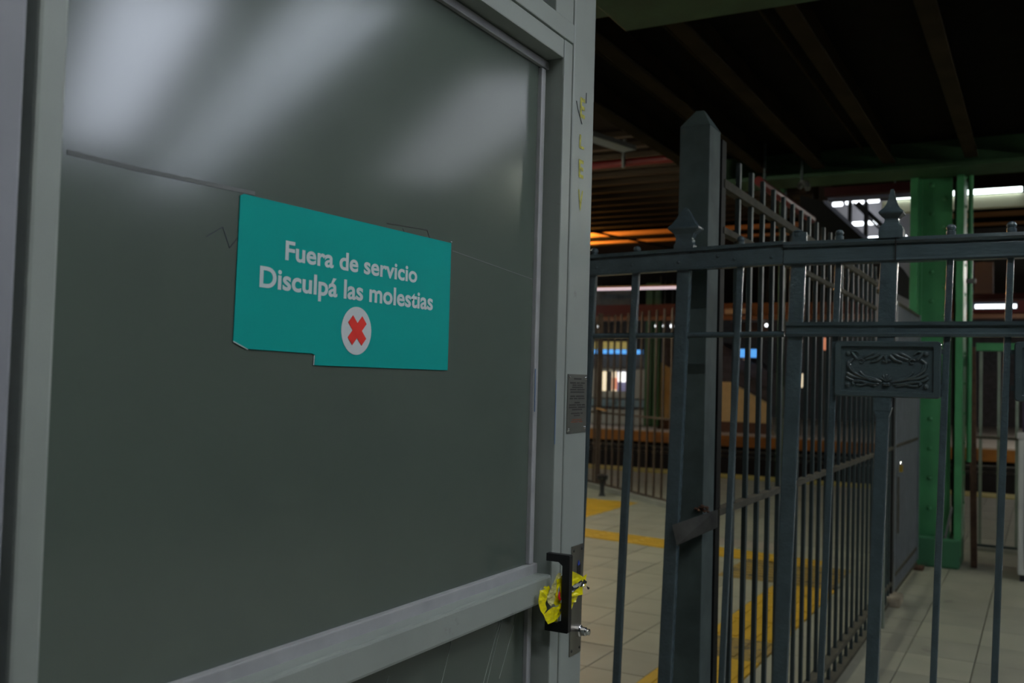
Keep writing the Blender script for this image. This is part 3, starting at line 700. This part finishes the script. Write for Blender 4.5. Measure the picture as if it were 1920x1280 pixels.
a, c = at(1453, 907, 13.4), at(1469, 490, 13.4)
tag(MB().box((a.x, 13.4, 0), (c.x, 13.55, 4.7), .01).build('green_column', 'green3'), 'green column seen between fence bars left of the gate end post', 'column')
a, c = at(1437, 907, 13.8), at(1447, 490, 13.8)
tag(MB().box((a.x, 13.8, 0), (c.x, 13.88, 4.7), .01).build('olive_pole', 'olive'), 'olive yellow pole just left of the green column behind the bars', 'pole')
for (x0, y0, x1, y1, m, lb) in ((1371, 592, 1438, 603, 'board', 'white board under the dark red beam seen between the fence bars'), (1373, 604, 1438, 621, 'boardb', 'brown board directly below the white board between the fence bars'), (1359, 579, 1405, 588, 'board', 'pale lamp box just under the dark red beam between the bars')):
    tag(slabpx('hanging_board', m, x0, y0, x1, y1, 26.8 if y0 < 590 else 29.6 if y0 < 600 else 29.75, .1), lb, 'board')
for i, (x, y, r, lb) in enumerate(((1125, 612, 4.6, 'large lit globe lamp beside the door post across the tracks'), (1230, 611, 2.2, 'first of three small lit globe lamps across the tracks'), (1245.5, 611, 2.8, 'middle one of three small lit globe lamps across the tracks'), (1260, 611, 3.6, 'largest and last of three small lit globe lamps'), (1437, 609.5, 2.8, 'small lit globe lamp beside the olive pole'))):
    p = at(x, y, 29.4); rr = r*31/1812; b = MB()
    b.lathe(p, [(rr*math.sin(t), -rr*math.cos(t)) for t in [.15+k*(math.pi-.3)/8 for k in range(9)]], 12)
    tag(b.build('globe_lamp', 'fartube', None, 80), lb, 'lamp', 'globe lamps across the tracks')
for (x0, y0, x1, y1, m, lb) in ((1494, 700, 1504, 726, 'poster', 'lit cream advert panel behind the right side of gate end post'), (1540, 633, 1552, 656, 'skin', 'orange lit advert panel seen left of the ornamental plaque')):
    tag(slabpx('advert_panel', m, x0, y0, x1, y1, 30, .1), lb, 'advert')
p = at(1246, 600, 28)
tag(MB().beam(at(1236, 591, 28), at(1258, 605, 28), .12, .12, (1, 0, 0)).build('tube_light', 'board'), 'slanted unlit tube light under the dark red beam left of tall post', 'lamp')

# pipes and trays under the hall ceiling
tag(MB().tube([(-9, 9.98, 3.95), (-2.95, 9.98, 3.95)], .045, 10).build('red_pipe', 'redpipe', None, 60), 'red pipe under the dark ribbed ceiling beside the door post', 'pipe')
tag(MB().tube([(-4.1, 9.95, 4.2), (-4.1, 9.92, 3.99), (-4.1, 9.93, 3.88)], .02, 6).build('pipe_hanger', 'conduit'), 'pale hanger bracket holding the red pipe beside the door post', 'bracket')
tag(MB().beam((-4.5, 7.2, 4.0), (-3.9, 9.6, 4.0), .18, .05, (1, 0, 0)).build('cable_tray', 'conduit'), 'pale grey cable tray high beside the joists near the door post', 'cable tray')
tag(MB().beam((-7.4, 11.5, 3.99), (-6.0, 17, 3.99), .03, .03, (1, 0, 0)).build('cable_conduit', 'slab'), 'thin dark conduit crossing below the orange lit ceiling ribs', 'conduit')
tag(MB().tube([(-2.14, 8.2, 3.25), (-2.12, 10.3, 3.25)], .04, 10).build('red_pipe', 'redpipe', None, 60), 'short red pipe under the far girder behind the fence tops', 'pipe')

# ================================================================== RIGHT BACKGROUND
zt = at(1690, 368.5, 11).z
lm = empty('fluorescent_fitting', (-.5, 11, zt), 'long fluorescent fitting with cream reflector passing behind the green column', 'lamp')
x0 = at(1664, 368, 11).x; x1 = at(1917, 352, 11).x
MB().tube([(x0+.02, 11, zt), (x1, 11, zt)], .028, 10).build('tube', 'seen', lm)
MB().box((x0-.06, 11.02, zt-.17), (x1+.6, 11.1, zt-.035), .006).build('reflector', 'reflector', lm)
zt = at(1860, 574, 22).z
lm = empty('fluorescent_fitting', (at(1860, 574, 22).x, 22, zt), 'row of lit tubes behind the two bars right of the green column', 'lamp')
for xa, xb in ((1814, 1821), (1828, 1889), (1898, 1906)):
    MB().box((at(xa, 574, 22).x, 22, zt-.04), (at(xb, 574, 22).x, 22.06, zt+.04), .01).build('tube', 'fartube', lm)
MB().box((at(1812, 574, 22).x, 22.06, zt-.05), (at(1908, 574, 22).x, 22.12, zt+.1)).build('housing', 'kioskdark', lm)
tag(slabpx('notice_board', 'stucco', 1827, 492, 1862, 560, 24, .1), 'dim bluish notice board right of the green conduit pipe', 'board')
tag(MB().box((at(1815, 555, 20).x, 20, at(1870, 561, 20).z), (4, 20.2, at(1870, 550, 20).z)).build('maroon_beam', 'maroon'), 'dark red beam above the row of tubes right of the column', 'beam')
tag(MB().box((-2.0, 10.3, at(1620, 362, 10.3).z), (-1.02, 10.42, at(1620, 347, 10.3).z)).build('maroon_beam', 'maroon'), 'short dark red beam directly under the far girder left of column', 'beam')
tag(MB().box((-2.0, 10.5, at(1620, 372, 10.5).z), (-1.02, 10.6, at(1620, 364, 10.5).z)).build('lavender_beam', 'stucco'), 'short pale lavender beam below the dark red beam left of column', 'beam')
p = at(1506, 346, 8.5)
tag(MB().tube([p+V((-.04, 0, -.03)), p+V((-.01, 0, .02)), p+V((.04, -.05, 0)), p+V((.06, -.1, -.06))], .025, 8).build('pipe_elbow', 'conduit', None, 60), 'silvery pipe elbow at the left end of the dark red beam', 'pipe')
# lit stair opening
so = empty('stair_opening', tuple(at(1640, 450, 14.5)), 'bright stair opening with rows of lit tubes behind the spear finial', 'staircase')
b = MB(); b.prism([tuple(at(x, y, 15)) for x, y in [(1542, 376), (1716, 376), (1716, 640), (1640, 640), (1640, 460)]], (0, .2, 0)); b.build('soffit', 'soffit', so)
for x0, x1, y in ((1560, 1579, 382), (1584.5, 1590, 379), (1597, 1619, 377.5), (1626, 1648, 375), (1597, 1618, 418.5), (1627, 1647, 416.5), (1627, 1647, 446), (1692, 1700, 443.5)):
    a, c = at(x0, y-3.2, 14.7), at(x1, y+3.2, 14.7)
    MB().box((a.x, 14.7, c.z), (c.x, 14.78, a.z), .02).build('tube', 'fartube', so)
for x0, x1 in ((1590, 1595), (1620, 1625.5)): slabpx('mullion', 'stair', x0, 378, x1, 470, 14.5, .08, so)
b = MB(); b.beam(at(1608, 380, 14.6), at(1655, 424, 14.6), .06, .06, (0, 1, 0)); b.beam(at(1700, 480, 14.6), at(1600, 380, 14.6), .02, .03, (0, 1, 0)); b.build('brace', 'stair', so)
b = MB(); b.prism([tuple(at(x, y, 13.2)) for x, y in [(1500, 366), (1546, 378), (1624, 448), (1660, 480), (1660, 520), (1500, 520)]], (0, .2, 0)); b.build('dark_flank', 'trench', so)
b = MB(); b.beam(at(1547, 378, 13.1), at(1626, 449, 13.1), .03, .045, (0, 1, 0)); b.build('edge_trim', 'stucco', so)
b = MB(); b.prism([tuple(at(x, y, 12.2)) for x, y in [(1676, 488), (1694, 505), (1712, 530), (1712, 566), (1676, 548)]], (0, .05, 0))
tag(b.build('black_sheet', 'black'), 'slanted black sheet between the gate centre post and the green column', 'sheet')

def hang(o, pts, top, r=.012, name='hanger'):
    for p in pts:
        p = V(p); b = MB(); b.tube([p, (p.x, p.y, top)], r, 6); b.build(name, 'bar', o)


def ob(n): return bpy.data.objects[n]


for n in ('globe_lamp', 'globe_lamp.001', 'globe_lamp.002', 'globe_lamp.003', 'globe_lamp.004', 'hanging_board', 'hanging_board.001', 'hanging_board.002', 'tube_light', 'notice_board', 'mural_panel', 'red_pipe.001', 'pipe_elbow', 'cable_tray', 'cable_conduit', 'black_sheet'):
    o = ob(n); cs = [v.co for v in o.data.vertices]; zm = max(c.z for c in cs)
    pt = [c for c in cs if c.z > zm-.02]; c = sum(pt, V())/len(pt); WM[o.name] = Matrix()
    if n == 'red_pipe.001': c = V((-2.138, 8.4, 0))
    if n == 'pipe_elbow': pass
    hang(o, [(c.x, c.y+(.02 if n == 'black_sheet' else 0), zm-.01)], 3.63 if n in ('red_pipe.001', 'pipe_elbow') else 4.76)
for n in ('advert_panel', 'advert_panel.001'):
    o = ob(n); cs = [v.co for v in o.data.vertices]; c = sum(cs, V())/len(cs); WM[o.name] = Matrix()
    hang(o, [(c.x, c.y, min(v.z for v in cs)+.01)], 0, .03, 'leg')
for e_, xs in ((ft, (-8, -6)), (lm, (-1.6, -.6))):
    hang(e_, [(x, e_.location.y+.05, e_.location.z+.05) for x in xs], 4.76)
hang(sb, [(sb.location.x, 29.95, sb.location.z)], 4.76)

# ================================================================== LAMPS THAT LIGHT THE PLACE (outside the frame)


def luminaire(p, q, m, label, w=.10, tubes=2, shade_fin=0, top=3.62, panel=0):
    p, q = V(p), V(q); c = (p+q)/2
    o = empty('ceiling_lamp', tuple(c), label, 'lamp'); d = (q-p).normalized(); s_ = V((-d.y, d.x, 0))
    MB().beam(p+V((0, 0, .06)), q+V((0, 0, .06)), w+.06, .05, s_).build('housing', 'housing', o)
    if panel: MB().beam(p+V((0, 0, .025)), q+V((0, 0, .025)), w, .02, s_).build('diffuser', m, o); tubes = 0
    for k in range(tubes):
        off = s_*((k-(tubes-1)/2)*w*.9); MB().tube([p+off, q+off], .016, 8).build('tube', m, o)
    if shade_fin:  # side fins added to cut the light off from higher surfaces
        for k in (-1, 1): MB().beam(p+s_*k*(w/2+.03)+V((0, 0, .04-(shade_fin+.04)/2)), q+s_*k*(w/2+.03)+V((0, 0, .04-(shade_fin+.04)/2)), .006, shade_fin+.04, s_).build('shade_fin', 'housing', o)
    for t in (.2, .8): MB().tube([p.lerp(q, t)+V((0, 0, .08)), p.lerp(q, t)+V((0, 0, top-p.z))], .008, 6).build('hanger', 'conduit', o)


luminaire((.0, 1.55, 3.28), (1.5, 1.55, 3.28), 'lamp', 'single tube ceiling lamp across the passage in front of the gate', w=.06, tubes=1, shade_fin=.055)
luminaire((-.1, .2, 3.28), (1.5, .2, 3.28), 'lamp', 'added unseen tube lamp above the viewer, brightening the elevator door', w=.06, tubes=1, shade_fin=.055)  # lamp added out of view to brighten the door, not the gate
luminaire((1.62, 2.83, 3.1), (4.3, 4.55, 3.1), 'wide', 'nearest of three unseen slanting lamps added for bands mirrored in the elevator door', w=.42, panel=1)  # this and the next two: unseen lamps added to mirror as diagonal bands
luminaire((.93, 3.22, 3.1), (5.2, 6.0, 3.1), 'band', 'middle one of three unseen slanting lamps added for bands mirrored in the elevator door', w=.17, tubes=3)
luminaire((.75, 4.6, 3.1), (2.9, 6.6, 3.1), 'dim', 'farthest of three unseen slanting lamps added for bands mirrored in the elevator door', w=.6, panel=1)
luminaire((-4.9, 5.2, 3.5), (-4.9, 7.2, 3.5), 'hall', 'warm hall lamp left of the fence behind the elevator', top=4.75)
luminaire((-6.0, 9.0, 3.5), (-6.0, 11.0, 3.5), 'hall', 'warm hall lamp above the yellow paving behind the elevator', top=4.75)
luminaire((1.6, 6.6, 3.1), (1.6, 8.4, 3.1), 'right', 'added unseen lamp brightening the floor right of the gate')  # lamp added out of view to light the right-hand floor
wl = empty('sodium_lamp', (-9.2, 16.9, 3.9), 'orange sodium lamp under the ribbed ceiling behind the elevator', 'lamp')
MB().box((-9.5, 16.75, 3.84), (-8.9, 17.05, 3.9), .01).build('housing', 'housing', wl)
MB().box((-9.45, 16.8, 3.9), (-8.95, 17.0, 3.93)).build('lens', 'warm', wl)
MB().box((-9.21, 16.88, 3.93), (-9.19, 16.92, 4.75)).build('hanger', 'conduit', wl)
for x, y, lb in ((-17, 24, 'left'), (3.5, 24, 'right'), (3.5, 31, 'far right'), (-20, 31, 'far left')):
    luminaire((x-1.5, y, 4.2), (x+1.5, y, 4.2), 'farfill', lb+' one of the added unseen lamps lighting the far platform', top=4.75)  # lamps added out of view to light the platform across the tracks
